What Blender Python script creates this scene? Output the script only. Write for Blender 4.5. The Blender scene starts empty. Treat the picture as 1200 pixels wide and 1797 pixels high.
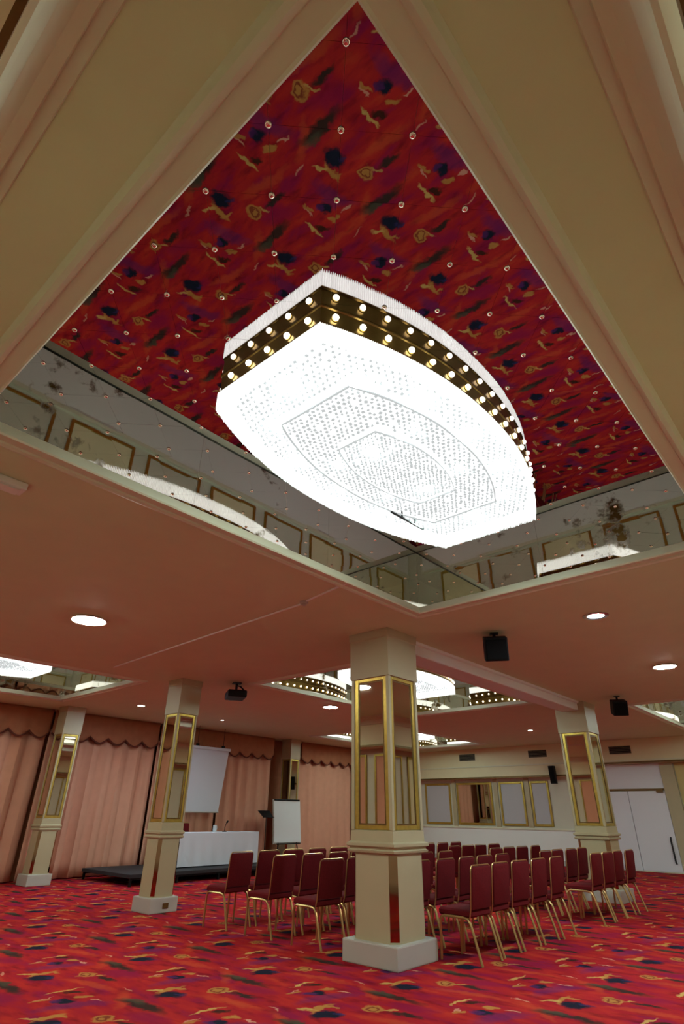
import bpy, bmesh, math, random
from mathutils import Vector, Matrix

random.seed(7)
S = 1.17                       # metres per layout unit (the whole hall is laid out in one unit system)
sc = bpy.context.scene
col = sc.collection

# ------------------------------------------------------------------ camera
FPX, PITCH, ROLL, YAW = 974.85, math.radians(28.47), math.radians(.722), math.radians(41.64)
cam_d = bpy.data.cameras.new('camera')
cam = bpy.data.objects.new('camera', cam_d)
col.objects.link(cam)
sc.camera = cam
cam_d.sensor_fit = 'VERTICAL'
cam_d.sensor_height = 36.0
cam_d.lens = FPX / 1797.0 * 36.0
cam_d.clip_start = .02
cam_d.clip_end = 200
_f = Vector((-math.sin(YAW) * math.cos(PITCH), math.cos(YAW) * math.cos(PITCH), math.sin(PITCH)))
_r = Vector((math.cos(YAW), math.sin(YAW), 0))
_u = _r.cross(_f)
_r2 = math.cos(ROLL) * _r + math.sin(ROLL) * _u
_u2 = -math.sin(ROLL) * _r + math.cos(ROLL) * _u
M = Matrix((_r2, _u2, -_f)).transposed().to_4x4()
M.translation = Vector((0, 0, 1.2)) * S
cam.matrix_world = M

# ------------------------------------------------------------------ world, exposure, sampling
w = bpy.data.worlds.new('world'); sc.world = w
w.use_nodes = True
w.node_tree.nodes['Background'].inputs[0].default_value = (.9, .8, .65, 1)
w.node_tree.nodes['Background'].inputs[1].default_value = .02
sc.view_settings.view_transform = 'Standard'
sc.view_settings.look = 'None'
sc.view_settings.gamma = 1
sc.view_settings.use_curve_mapping = False
sc.view_settings.exposure = 0.3
cy = sc.cycles
cy.use_denoising = True
cy.max_bounces = 10; cy.diffuse_bounces = 4; cy.glossy_bounces = 7
cy.use_adaptive_sampling = True; cy.adaptive_threshold = .1; cy.adaptive_min_samples = 16; cy.transmission_bounces = 4
cy.caustics_reflective = False; cy.caustics_refractive = False
cy.sample_clamp_indirect = 4
cy.use_light_tree = True
PLATE = 1.05      # strength of a chandelier's lit tray
DISC = 440.0      # strength of the small lamp capsules among its crystals
H = 3.05          # ceiling
ZM = 3.415        # mirror at the top of a coffer

# ------------------------------------------------------------------ materials
def lin(r, g, b):
    f = lambda c: (c / 255 / 12.92) if c / 255 <= .04045 else ((c / 255 + .055) / 1.055) ** 2.4
    return (f(r), f(g), f(b), 1)

def new_mat(name):
    m = bpy.data.materials.new(name); m.use_nodes = True
    nt = m.node_tree
    return m, nt, nt.nodes['Principled BSDF']

def plain(name, c, rough=.5, metal=0.0, noise=0.0, scale=8.0, bump=0.0, spec=.5, stretch=(1, 1, 1)):
    m, nt, b = new_mat(name)
    b.inputs['Roughness'].default_value = rough
    b.inputs['Metallic'].default_value = metal
    b.inputs['Specular IOR Level'].default_value = spec
    b.inputs['Base Color'].default_value = c
    if noise or bump:
        tc = nt.nodes.new('ShaderNodeTexCoord'); mp = nt.nodes.new('ShaderNodeMapping')
        mp.inputs['Scale'].default_value = stretch
        nz = nt.nodes.new('ShaderNodeTexNoise')
        nz.inputs['Scale'].default_value = scale; nz.inputs['Detail'].default_value = 4
        nt.links.new(tc.outputs['Object'], mp.inputs[0]); nt.links.new(mp.outputs[0], nz.inputs['Vector'])
        if noise:
            mx = nt.nodes.new('ShaderNodeMix'); mx.data_type = 'RGBA'
            mx.inputs['A'].default_value = tuple(v * (1 - noise) for v in c[:3]) + (1,)
            mx.inputs['B'].default_value = tuple(min(1, v * (1 + noise)) for v in c[:3]) + (1,)
            nt.links.new(nz.outputs['Fac'], mx.inputs['Factor'])
            nt.links.new(mx.outputs['Result'], b.inputs['Base Color'])
        if bump:
            bp = nt.nodes.new('ShaderNodeBump'); bp.inputs['Strength'].default_value = bump
            bp.inputs['Distance'].default_value = .01
            nt.links.new(nz.outputs['Fac'], bp.inputs['Height']); nt.links.new(bp.outputs[0], b.inputs['Normal'])
    return m

def emit(name, c, strength, sampled=True):
    m, nt, b = new_mat(name)
    b.inputs['Base Color'].default_value = c
    b.inputs['Emission Color'].default_value = c
    b.inputs['Emission Strength'].default_value = strength
    if not sampled:
        m.cycles.emission_sampling = 'NONE'
    return m

def aged_mirror(name, c, lo, hi, scale, stain):
    """silvered glass whose backing has gone brown in patches with a shape of their own"""
    m, nt, b = new_mat(name)
    b.inputs['Metallic'].default_value = 1
    b.inputs['Roughness'].default_value = .012
    tc = nt.nodes.new('ShaderNodeTexCoord')
    nz = nt.nodes.new('ShaderNodeTexNoise'); nz.inputs['Scale'].default_value = scale
    nz.inputs['Detail'].default_value = 6; nz.inputs['Roughness'].default_value = .62
    rp = nt.nodes.new('ShaderNodeMapRange'); rp.clamp = True
    rp.inputs['From Min'].default_value = lo; rp.inputs['From Max'].default_value = hi
    nt.links.new(tc.outputs['Object'], nz.inputs['Vector'])
    nt.links.new(nz.outputs['Fac'], rp.inputs['Value'])
    mx = nt.nodes.new('ShaderNodeMix'); mx.data_type = 'RGBA'
    mx.inputs['A'].default_value = c; mx.inputs['B'].default_value = stain
    nt.links.new(rp.outputs[0], mx.inputs['Factor']); nt.links.new(mx.outputs['Result'], b.inputs['Base Color'])
    r2 = nt.nodes.new('ShaderNodeMapRange')
    r2.inputs['To Min'].default_value = .012; r2.inputs['To Max'].default_value = .35
    nt.links.new(rp.outputs[0], r2.inputs['Value']); nt.links.new(r2.outputs[0], b.inputs['Roughness'])
    return m

def carpet_material():
    m, nt, b = new_mat('carpet')
    N, L = nt.nodes, nt.links
    b.inputs['Roughness'].default_value = .95
    b.inputs['Specular IOR Level'].default_value = .05
    tc = N.new('ShaderNodeTexCoord')
    sc_ = N.new('ShaderNodeVectorMath'); sc_.operation = 'SCALE'; sc_.inputs['Scale'].default_value = 1 / S
    L.new(tc.outputs['Object'], sc_.inputs[0])
    nzw = N.new('ShaderNodeTexNoise'); nzw.inputs['Scale'].default_value = 13; nzw.inputs['Detail'].default_value = 4
    L.new(sc_.outputs[0], nzw.inputs['Vector'])
    wob = N.new('ShaderNodeVectorMath'); wob.operation = 'MULTIPLY_ADD'
    wob.inputs[1].default_value = (.12, .12, 0)
    L.new(nzw.outputs['Color'], wob.inputs[0])
    sh = N.new('ShaderNodeVectorMath'); sh.operation = 'ADD'; sh.inputs[1].default_value = (-.06, -.06, 0)
    L.new(sc_.outputs[0], sh.inputs[0]); L.new(sh.outputs[0], wob.inputs[2])
    # group: one motif of the half-drop repeat -> coverage 0..1
    g = bpy.data.node_groups.new('carpet_motif', 'ShaderNodeTree')
    for nm, tp in (('P', 'NodeSocketVector'), ('cx', 'NodeSocketFloat'), ('cy', 'NodeSocketFloat'), ('ca', 'NodeSocketFloat'),
                   ('sa', 'NodeSocketFloat'), ('il', 'NodeSocketFloat'), ('iw', 'NodeSocketFloat'), ('bend', 'NodeSocketFloat')):
        g.interface.new_socket(nm, in_out='INPUT', socket_type=tp)
    g.interface.new_socket('D', in_out='OUTPUT', socket_type='NodeSocketFloat')
    gi, go = g.nodes.new('NodeGroupInput'), g.nodes.new('NodeGroupOutput')
    sx = g.nodes.new('ShaderNodeSeparateXYZ'); g.links.new(gi.outputs['P'], sx.inputs[0])
    def mt(op, a, b_=None, c_=None):
        n = g.nodes.new('ShaderNodeMath'); n.operation = op
        for i, v in enumerate((a, b_, c_)):
            if v is None: continue
            if isinstance(v, (int, float)): n.inputs[i].default_value = v
            else: g.links.new(v, n.inputs[i])
        return n.outputs[0]
    PX, PY = 1.15, .93
    uu = mt('MULTIPLY_ADD', mt('SUBTRACT', sx.outputs[0], gi.outputs['cx']), 1 / PX, .5)
    cl = mt('FLOOR', uu)
    du = mt('MULTIPLY', mt('SUBTRACT', mt('FRACT', uu), .5), PX)
    vv = mt('MULTIPLY_ADD', mt('SUBTRACT', sx.outputs[1], gi.outputs['cy']), 1 / PY, .5)
    v2 = mt('SUBTRACT', vv, mt('MULTIPLY', cl, .5))
    dv = mt('MULTIPLY', mt('SUBTRACT', mt('FRACT', v2), .5), PY)
    a1 = mt('MULTIPLY', mt('ADD', mt('MULTIPLY', du, gi.outputs['ca']), mt('MULTIPLY', dv, gi.outputs['sa'])), gi.outputs['il'])
    b1 = mt('MULTIPLY', mt('SUBTRACT', mt('MULTIPLY', dv, gi.outputs['ca']), mt('MULTIPLY', du, gi.outputs['sa'])), gi.outputs['iw'])
    b2 = mt('MULTIPLY_ADD', mt('MULTIPLY', a1, a1), gi.outputs['bend'], b1)
    d = mt('ADD', mt('MULTIPLY', a1, a1), mt('MULTIPLY', b2, b2))
    g.links.new(d, go.inputs['D'])
    # ground: crimson to orange red to magenta in brushed patches
    mp = N.new('ShaderNodeMapping'); mp.inputs['Rotation'].default_value = (0, 0, .15); mp.inputs['Scale'].default_value = (1.6, 4.2, 1)
    L.new(sc_.outputs[0], mp.inputs[0])
    nz = N.new('ShaderNodeTexNoise'); nz.inputs['Scale'].default_value = 1.5; nz.inputs['Detail'].default_value = 3.5
    L.new(mp.outputs[0], nz.inputs['Vector'])
    cr = N.new('ShaderNodeValToRGB'); L.new(nz.outputs['Fac'], cr.inputs[0])
    e = cr.color_ramp.elements
    e[0].position = .33; e[0].color = CARP['magenta']
    e[1].position = .80; e[1].color = CARP['orange']
    x = e.new(.47); x.color = CARP['crimson']
    x = e.new(.62); x.color = CARP['red']
    mp2 = N.new('ShaderNodeMapping'); mp2.inputs['Rotation'].default_value = (0, 0, -.5); mp2.inputs['Scale'].default_value = (2.2, 6.0, 1)
    L.new(sc_.outputs[0], mp2.inputs[0])
    nz2 = N.new('ShaderNodeTexNoise'); nz2.inputs['Scale'].default_value = 1.8; nz2.inputs['Detail'].default_value = 5
    L.new(mp2.outputs[0], nz2.inputs['Vector'])
    mr0 = N.new('ShaderNodeMapRange'); mr0.clamp = True
    mr0.inputs['From Min'].default_value = .52; mr0.inputs['From Max'].default_value = .72; mr0.inputs['To Max'].default_value = .75
    L.new(nz2.outputs['Fac'], mr0.inputs['Value'])
    mx0 = N.new('ShaderNodeMix'); mx0.data_type = 'RGBA'
    L.new(mr0.outputs[0], mx0.inputs['Factor']); L.new(cr.outputs[0], mx0.inputs['A']); mx0.inputs['B'].default_value = CARP['maroon']
    cur = mx0.outputs['Result']
    # cx, cy, angle, half length, half width, bend, colour, softness, opacity
    MO = [(-1.83, 2.77, 15, .20, .09, 0, 'magenta', .8, .8),
          (-2.45, 2.55, 70, .26, .08, .6, 'violet', .8, .55),
          (-1.72, 2.45, 10, .3, .05, .5, 'orange', .8, .7),
          (-2.30, 1.95, -35, .22, .05, .6, 'orange', .8, .7),
          (-2.093, 1.966, 3, .27, .055, .35, 'leaf', .7, .95),
          (-2.22, 1.99, 3, .12, .04, .35, 'green', .7, .8),
          (-1.78, 1.69, 6, .13, .035, .3, 'leaf', .7, .95),
          (-2.016, 1.634, 41, .075, .085, 0, 'ochre', .3, .85),
          (-2.016, 1.634, 41, .05, .058, 0, 'maroon', .3, .75),
          (-2.016, 1.634, 41, .03, .036, 0, 'ochre', .3, .85),
          (-2.30, 2.32, 95, .13, .032, .7, 'ochre', .6, .95),
          (-2.35, 2.24, 40, .075, .022, .4, 'yellow', .6, .9),
          (-2.27, 2.40, 20, .07, .018, .4, 'ochre', .6, .9),
          (-2.176, 2.254, 49, .115, .09, .25, 'navy', .5, 1),
          (-2.12, 2.31, 20, .05, .025, 0, 'blue', .6, .6),
          (-2.745, 1.791, 51, .075, .04, .3, 'brown', .6, 1),
          (-2.573, 1.636, 41, .075, .065, .25, 'navy', .5, 1),
          (-2.60, 1.60, 10, .05, .04, 0, 'violet', .6, .7),
          (-2.587, 1.785, 41, .06, .035, .4, 'ochre', .5, .9),
          (-2.439, 1.812, 15, .06, .014, .4, 'pink', .5, .9),
          (-2.827, 1.746, 86, .13, .020, .55, 'yellow', .5, .9),
          (-2.731, 1.549, 92, .07, .010, 0, 'pink', .5, .8),
          (-2.52, 2.10, -10, .07, .012, .5, 'pink', .5, .7),
          (-1.92, 2.62, 60, .06, .014, .5, 'yellow', .5, .7),
          (-1.555, 2.918, 75, .07, .022, .3, 'ochre', .5, .8)]
    for cx, cy_, an, hl, hw, bend, cn, soft, op in MO:
        n = N.new('ShaderNodeGroup'); n.node_tree = g
        L.new(wob.outputs[0], n.inputs['P'])
        a = math.radians(an)
        for k, v in (('cx', cx), ('cy', cy_), ('ca', math.cos(a)), ('sa', math.sin(a)), ('il', 1 / hl), ('iw', 1 / hw), ('bend', bend)):
            n.inputs[k].default_value = v
        mr = N.new('ShaderNodeMapRange'); mr.clamp = True
        mr.inputs['From Min'].default_value = 1 + soft * .5; mr.inputs['From Max'].default_value = max(.1, 1 - soft)
        mr.inputs['To Max'].default_value = op
        L.new(n.outputs[0], mr.inputs['Value'])
        mx = N.new('ShaderNodeMix'); mx.data_type = 'RGBA'
        L.new(mr.outputs[0], mx.inputs['Factor']); L.new(cur, mx.inputs['A'])
        mx.inputs['B'].default_value = CARP[cn]
        cur = mx.outputs['Result']
    L.new(cur, b.inputs['Base Color'])
    fz = N.new('ShaderNodeTexNoise'); fz.inputs['Scale'].default_value = 260
    L.new(tc.outputs['Object'], fz.inputs['Vector'])
    bp = N.new('ShaderNodeBump'); bp.inputs['Strength'].default_value = .3; bp.inputs['Distance'].default_value = .004
    L.new(fz.outputs['Fac'], bp.inputs['Height']); L.new(bp.outputs[0], b.inputs['Normal'])
    return m

CARP = dict(magenta=(.27, .010, .045, 1), crimson=(.37, .014, .020, 1), red=(.46, .024, .018, 1), orange=(.52, .060, .022, 1),
            violet=(.10, .02, .10, 1), leaf=(.03, .022, .016, 1), green=(.07, .06, .035, 1), ochre=(.46, .20, .045, 1),
            brown=(.06, .016, .010, 1), yellow=(.56, .34, .09, 1), navy=(.013, .014, .026, 1), blue=(.04, .03, .11, 1),
            pink=(.62, .27, .17, 1), maroon=(.16, .005, .012, 1))

MAT = {}
MAT['carpet'] = carpet_material()
MAT['ceiling'] = plain('ceiling_paint', (.67, .69, .43, 1), .75, noise=.05, scale=3)
MAT['trim'] = plain('cream_trim', (.70, .68, .50, 1), .4)
MAT['cream'] = plain('cream_paint', (.45, .375, .22, 1), .45, noise=.04, scale=4)
MAT['bright_white'] = plain('bright_white_paint', (.80, .80, .75, 1), .45)
MAT['fascia'] = plain('fascia_paint', (.76, .68, .42, 1), .5, noise=.04, scale=4)
MAT['pale_reflection'] = plain('pale_mirror_reflection', (.50, .49, .50, 1), .25)  # mirror glass with the pale reflected wall put into its flat colour
MAT['door_white'] = plain('door_paint', (.72, .72, .74, 1), .4)
MAT['white'] = plain('white_paint', (.47, .445, .375, 1), .4, noise=.03, scale=5)
MAT['wall'] = plain('pale_wall', (.62, .59, .46, 1), .6, noise=.04, scale=3)
MAT['gold'] = plain('gold_frame', (.50, .35, .07, 1), .35, metal=.75, noise=.25, scale=18)
MAT['gold_dark'] = plain('old_gold', (.16, .085, .02, 1), .45, metal=.5, noise=.3, scale=18)
MAT['chair_gold'] = plain('chair_frame_gold', (.55, .36, .14, 1), .32, metal=.8)
MAT['mirror'] = plain('mirror_glass', (.62, .58, .52, 1), .01, metal=1)
MAT['tile'] = plain('mirror_tile_glass', (.35, .32, .32, 1), .008, metal=1)
MAT['coffer_mirror'] = aged_mirror('aged_mirror', (.86, .86, .78, 1), .60, .68, 2.6, (.16, .10, .03, 1))
MAT['pillar_mirror'] = plain('pillar_mirror', (.66, .60, .50, 1), .02, metal=1)
MAT['bronze_mirror'] = plain('bronze_mirror', (.30, .17, .08, 1), .06, metal=1)
MAT['stud'] = plain('brass_stud', (.95, .80, .68, 1), .18, metal=1)
MAT['brass'] = plain('brass_band', (.30, .20, .055, 1), .28, metal=.85, noise=.25, scale=30, stretch=(1, 1, 8))
MAT['tray'] = emit('lit_crystal_tray', (.97, 1, 1, 1), PLATE)
MAT['tray'].node_tree.nodes['Principled BSDF'].inputs['Base Color'].default_value = (.05, .05, .05, 1)
MAT['capsule'] = emit('lit_capsule', (.74, 1, .93, 1), DISC)
MAT['bulb'] = emit('lit_bulb', (1, .93, .78, 1), 5, False)
MAT['crystal'] = plain('glowing_crystal', (.05, .05, .055, 1), .2, spec=.2)
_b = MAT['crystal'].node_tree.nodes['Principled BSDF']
_b.inputs['Emission Color'].default_value = (.95, 1, 1, 1); _b.inputs['Emission Strength'].default_value = .44  # emission stands in for lamplight caught in the glass
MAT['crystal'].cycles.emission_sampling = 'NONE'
MAT['jug_glass'] = plain('clear_glass', (.6, .65, .65, 1), .1, spec=.8)
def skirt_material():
    m, nt, b = new_mat('glowing_skirt')
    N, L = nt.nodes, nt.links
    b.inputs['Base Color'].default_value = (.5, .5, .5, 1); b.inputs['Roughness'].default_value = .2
    b.inputs['Emission Color'].default_value = (.96, 1, .96, 1); b.inputs['Emission Strength'].default_value = 1.4  # emission stands in for lamplight passing through the prisms
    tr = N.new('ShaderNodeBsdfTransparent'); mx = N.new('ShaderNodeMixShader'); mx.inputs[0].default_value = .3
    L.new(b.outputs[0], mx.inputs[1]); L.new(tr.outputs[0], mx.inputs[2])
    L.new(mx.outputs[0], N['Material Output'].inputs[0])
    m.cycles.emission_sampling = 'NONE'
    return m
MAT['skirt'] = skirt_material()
MAT['seat'] = plain('burgundy_cloth', (.13, .010, .012, 1), .9, noise=.3, scale=60, spec=.1)
MAT['curtain'] = plain('salmon_curtain', (.68, .34, .22, 1), .85, noise=.08, scale=5, spec=.1)
MAT['swag'] = plain('terracotta_swag', (.40, .16, .08, 1), .85, noise=.15, scale=6, spec=.1)
MAT['fringe'] = plain('dark_fringe', (.13, .03, .015, 1), .9)
MAT['black'] = plain('black_plastic', (.005, .005, .005, 1), .5, spec=.2)
MAT['dark'] = plain('dark_cloth', (.02, .018, .02, 1), .8)
MAT['grille'] = plain('speaker_grille', (.006, .006, .006, 1), .8, spec=.1, bump=.5, scale=300)
MAT['cloth'] = plain('white_tablecloth', (.66, .68, .72, 1), .8, spec=.1)
MAT['screen'] = plain('screen_cloth', (.62, .64, .66, 1), .85, spec=.1)
MAT['paper'] = plain('white_paper', (.72, .74, .72, 1), .8)
MAT['chrome'] = plain('chrome', (.6, .6, .6, 1), .2, metal=1)
MAT['lamp'] = emit('lit_lamp', (.97, 1, .92, 1), 130)
MAT['led'] = emit('lit_led', (.68, .86, 1, 1), 700)
MAT['vent'] = plain('vent_metal', (.10, .08, .04, 1), .5)
MAT['wood'] = plain('brown_wood', (.24, .09, .03, 1), .4, noise=.3, scale=5, stretch=(1, 1, .1))
MAT['yellow_wall'] = plain('ochre_wall', (.54, .42, .16, 1), .6)

# ------------------------------------------------------------------ mesh building (in layout units, baked to metres)
class MB:
    WX = 1.0
    def __init__(s): s.v = []; s.f = []; s.smooth = False
    def poly(s, pts):
        i = len(s.v); s.v += [tuple(p) for p in pts]; s.f.append(tuple(range(i, i + len(pts)))); return s
    def box(s, x0, x1, y0, y1, z0, z1):
        i = len(s.v)
        s.v += [(x0, y0, z0), (x1, y0, z0), (x1, y1, z0), (x0, y1, z0), (x0, y0, z1), (x1, y0, z1), (x1, y1, z1), (x0, y1, z1)]
        for q in ((3, 2, 1, 0), (4, 5, 6, 7), (0, 1, 5, 4), (1, 2, 6, 5), (2, 3, 7, 6), (3, 0, 4, 7)):
            s.f.append(tuple(i + k for k in q))
        return s
    def loops(s, L, close=True, caps=False):
        """skin a list of equal-length vertex loops"""
        i = len(s.v); n = len(L[0])
        for l in L: s.v += [tuple(p) for p in l]
        for a in range(len(L) - 1):
            for k in range(n if close else n - 1):
                k2 = (k + 1) % n
                s.f.append((i + a * n + k, i + a * n + k2, i + (a + 1) * n + k2, i + (a + 1) * n + k))
        if caps:
            s.f.append(tuple(i + k for k in range(n - 1, -1, -1)))
            s.f.append(tuple(i + (len(L) - 1) * n + k for k in range(n)))
        return s
    def tube(s, pts, r, n=8, caps=True):
        pts = [Vector(p) for p in pts]; L = []; up = None
        for k, p in enumerate(pts):
            t = (pts[min(k + 1, len(pts) - 1)] - pts[max(k - 1, 0)]).normalized()
            if up is None:
                up = Vector((0, 0, 1)) if abs(t.z) < .9 else Vector((1, 0, 0))
            a = t.cross(up).normalized(); b = a.cross(t).normalized(); up = b
            rr = r[k] if isinstance(r, (list, tuple)) else r
            L.append([p + (a * math.cos(2 * math.pi * j / n) + b * math.sin(2 * math.pi * j / n)) * rr for j in range(n)])
        s.smooth = True
        return s.loops(L, True, caps)
    def lathe(s, prof, c=(0, 0, 0), n=24, caps=True):
        L = [[(c[0] + r * math.cos(2 * math.pi * j / n), c[1] + r * math.sin(2 * math.pi * j / n), c[2] + z) for j in range(n)] for r, z in prof]
        s.smooth = True
        return s.loops(L, True, caps)
    def ring(s, rect, prof):
        """mitred moulding round a rectangle: prof = (outward offset, z)"""
        x0, x1, y0, y1 = rect
        return s.loops([[(x0 - o, y0 - o, z), (x1 + o, y0 - o, z), (x1 + o, y1 + o, z), (x0 - o, y1 + o, z)] for o, z in prof])
    def build(s, name, mat, parent=None, bevel=0, smooth=None, seg=2):
        me = bpy.data.meshes.new(name)
        me.from_pydata([(x * S * s.WX, y * S * s.WX, z * S) for x, y, z in s.v], [], s.f)
        bm = bmesh.new(); bm.from_mesh(me)
        bmesh.ops.recalc_face_normals(bm, faces=bm.faces)
        if bevel:
            ed = [e for e in bm.edges if len(e.link_faces) == 2 and e.calc_face_angle(0) > .6]
            bmesh.ops.bevel(bm, geom=ed, offset=bevel * S, segments=seg, profile=.6, affect='EDGES')
        sm = s.smooth if smooth is None else smooth
        if sm:
            for f in bm.faces: f.smooth = True
            for e in bm.edges:
                if len(e.link_faces) == 2 and e.calc_face_angle(0) > .7: e.smooth = False
        bm.to_mesh(me); bm.free()
        me.materials.append(MAT[mat] if isinstance(mat, str) else mat)
        o = bpy.data.objects.new(name, me); col.objects.link(o)
        if parent is not None: o.parent = parent
        return o

def box(name, mat, d, parent=None, bevel=0):
    return MB().box(*d).build(name, mat, parent, bevel)
def share(name, mesh, parent, loc=(0, 0, 0), rot=None):
    o = bpy.data.objects.new(name, mesh); col.objects.link(o); o.parent = parent
    o.location = tuple(v * S for v in loc)
    if rot: o.rotation_euler = rot
    return o
def tag(o, label=None, cat=None, group=None, kind=None):
    if label: o['label'] = label
    if cat: o['category'] = cat
    if group: o['group'] = group
    if kind: o['kind'] = kind
    return o
def empty(name, loc=(0, 0, 0), rz=0):
    o = bpy.data.objects.new(name, None); col.objects.link(o)
    o.location = tuple(v * S for v in loc); o.rotation_euler = (0, 0, rz)
    o.empty_display_size = .1
    return o
CH = {}
def kids(o):
    return [c for c in bpy.data.objects if c.parent == o]
def copy_tree(o, loc=None, rz=None, parent=None, kc=None):
    c = o.copy(); col.objects.link(c)
    if parent is not None: c.parent = parent
    if loc is not None: c.location = tuple(v * S for v in loc)
    if rz is not None: c.rotation_euler = (0, 0, rz)
    for k, sub in (kc if kc is not None else tree(o)):
        copy_tree(k, parent=c, kc=sub)
    return c
def tree(o): return [(k, tree(k)) for k in kids(o)]
def struct(o): o['kind'] = 'structure'; return o

# ================================================================== THE SETTING
X0, X1, Y0, Y1 = -13.0, .55, -.45, 17.5
floor = struct(MB().poly([(X0, Y0, 0), (X1, Y0, 0), (X1, Y1, 0), (X0, Y1, 0)]).build('floor', 'carpet'))

# ceiling with checkerboard of coffer openings
COF = {}
for i in range(3):
    for j in range(3):
        if (i + j) % 2 == 0:
            COF[(i, j)] = (-3.1 - 4.1 * i, -.39 - 4.1 * i, .475 + 5.63 * j, 4.72 + 5.63 * j)
xs = sorted({X0, X1} | {v for r in COF.values() for v in r[:2]})
ys = sorted({Y0, Y1} | {v for r in COF.values() for v in r[2:]})
mb = MB()
for a in range(len(xs) - 1):
    for b in range(len(ys) - 1):
        cx, cyy = (xs[a] + xs[a + 1]) / 2, (ys[b] + ys[b + 1]) / 2
        if any(r[0] < cx < r[1] and r[2] < cyy < r[3] for r in COF.values()): continue
        mb.poly([(xs[a], ys[b], H), (xs[a], ys[b + 1], H), (xs[a + 1], ys[b + 1], H), (xs[a + 1], ys[b], H)])
ceiling = struct(mb.build('ceiling', 'ceiling'))

def clip_poly(p, r):
    def cut(p, f, it):
        out = []
        for k in range(len(p)):
            a, b = p[k], p[(k + 1) % len(p)]
            fa, fb = f(a), f(b)
            if fa >= 0: out.append(a)
            if (fa >= 0) != (fb >= 0):
                t = fa / (fa - fb); out.append((a[0] + (b[0] - a[0]) * t, a[1] + (b[1] - a[1]) * t))
        return out
    for f in (lambda q: q[0] - r[0], lambda q: r[1] - q[0], lambda q: q[1] - r[2], lambda q: r[3] - q[1]):
        p = cut(p, f, 0)
        if not p: return p
    return p

# plan outline of a chandelier: straight ends, bowed long sides
def plan(sc_=1.0, n=22, add=0.0):
    hl, he, hm = 1.18, .39, .665
    pts = []
    for k in range(n + 1):
        t = -1 + 2 * k / n
        wd = he + (hm - he) * (1 - abs(t) ** 2.2)
        pts.append(((wd + add) * sc_, (t * (hl + add)) * sc_))
    return pts + [(-x, y) for x, y in reversed(pts)]
def in_plan(x, y, sc_=1.0, add=0.0):
    hl, he, hm = 1.18, .39, .665
    t = y / sc_ / (hl + add)
    if abs(t) > 1: return False
    return abs(x / sc_) < he + (hm - he) * (1 - abs(t) ** 2.2) + add

stud_mesh = None
for (i, j), r in COF.items():
    x0, x1, y0, y1 = r
    t = .06
    mb = MB().box(x0 - t, x0 - .004, y0 - t, y1 + t, H + .002, ZM + .08).box(x1 + .004, x1 + t, y0 - t, y1 + t, H + .002, ZM + .08)
    mb.box(x0 - t, x1 + t, y0 - t, y0 - .004, H + .002, ZM + .08).box(x0 - t, x1 + t, y1 + .004, y1 + t, H + .002, ZM + .08)
    mb.box(x0 - t, x1 + t, y0 - t, y1 + t, ZM + .008, ZM + .08)
    cof = mb.build('coffer', 'cream', ceiling)
    ny = 3 if (i, j) == (0, 0) else 1
    for xx, sgn in ((x0, 1), (x1, -1)):
        for k in range(ny):
            a, b = y0 + (y1 - y0) * k / ny, y0 + (y1 - y0) * (k + 1) / ny
            MB().box(min(xx, xx - .004 * sgn), max(xx, xx - .004 * sgn), a + .0008, b - .0008, H + .004, ZM + .004).build('mirror_panel', 'coffer_mirror', cof)
    for yy, sgn in ((y0, 1), (y1, -1)):
        for k in range(2 if ny == 3 else 1):
            q = 2 if ny == 3 else 1
            a, b = x0 + (x1 - x0) * k / q, x0 + (x1 - x0) * (k + 1) / q
            MB().box(a + .0008, b - .0008, min(yy, yy - .004 * sgn), max(yy, yy - .004 * sgn), H + .004, ZM + .004).build('mirror_panel', 'coffer_mirror', cof)
    if (i, j) == (0, 0):
        cxm, cym = (x0 + x1) / 2, (y0 + y1) / 2
        e = .1885
        for m_ in range(-14, 15):
            for n_ in range(-26, 27):
                if (m_ + n_) % 2: continue
                px, py = -.578 + m_ * e, 1.018 + n_ * e
                d = e - .0005
                dia = clip_poly([(px - d, py + e), (px, py + e + d), (px + d, py + e), (px, py + e - d)], r)
                # tile centred on (px, py+e): its corners sit on the stud lattice
                if len(dia) >= 3:
                    if all(in_plan(q[0] + 1.76, q[1] - 2.545, 1, -.03) for q in dia): pass
                    else:
                        cx_ = sum(q[0] for q in dia) / len(dia); cy_ = sum(q[1] for q in dia) / len(dia)
                        ta, tb = random.gauss(0, .0012), random.gauss(0, .0012)
                        zz = lambda q: ZM + (q[0] - cx_) * ta + (q[1] - cy_) * tb
                        mb = MB(); k = len(dia)
                        mb.loops([[(q[0], q[1], zz(q)) for q in dia], [(q[0], q[1], ZM + .006) for q in dia]], True, True)
                        mb.build('mirror_tile', 'tile', cof)
                if x0 + .02 < px < x1 - .02 and y0 + .02 < py < y1 - .02 and not in_plan(px + 1.76, py - 2.545, 1, .03):
                    if stud_mesh is None:
                        o = MB().lathe([(.0135, 0), (.0135, -.002), (.010, -.0065), (.004, -.009)], (0, 0, 0), 12).build('mirror_stud', 'stud', cof)
                        stud_mesh = o.data; o.location = (px * S, py * S, (ZM - .001) * S)
                    else:
                        share('mirror_stud', stud_mesh, cof, (px, py, ZM - .001))
    else:
        MB().box(x0, x1, y0, y1, ZM, ZM + .006).build('mirror_panel', 'tile', cof)

tn = 0
for r in COF.values():
    tn += 1
    struct(MB().ring(r, [(0, 3.10), (-.012, 3.10), (-.012, 3.042), (-.004, 3.032), (.006, 3.036), (.07, 3.040), (.076, 3.028), (.095, 3.020), (.115, 3.026), (.125, 3.040), (.135, H + .001)]).build('trim_%d' % tn, 'trim'))

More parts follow.
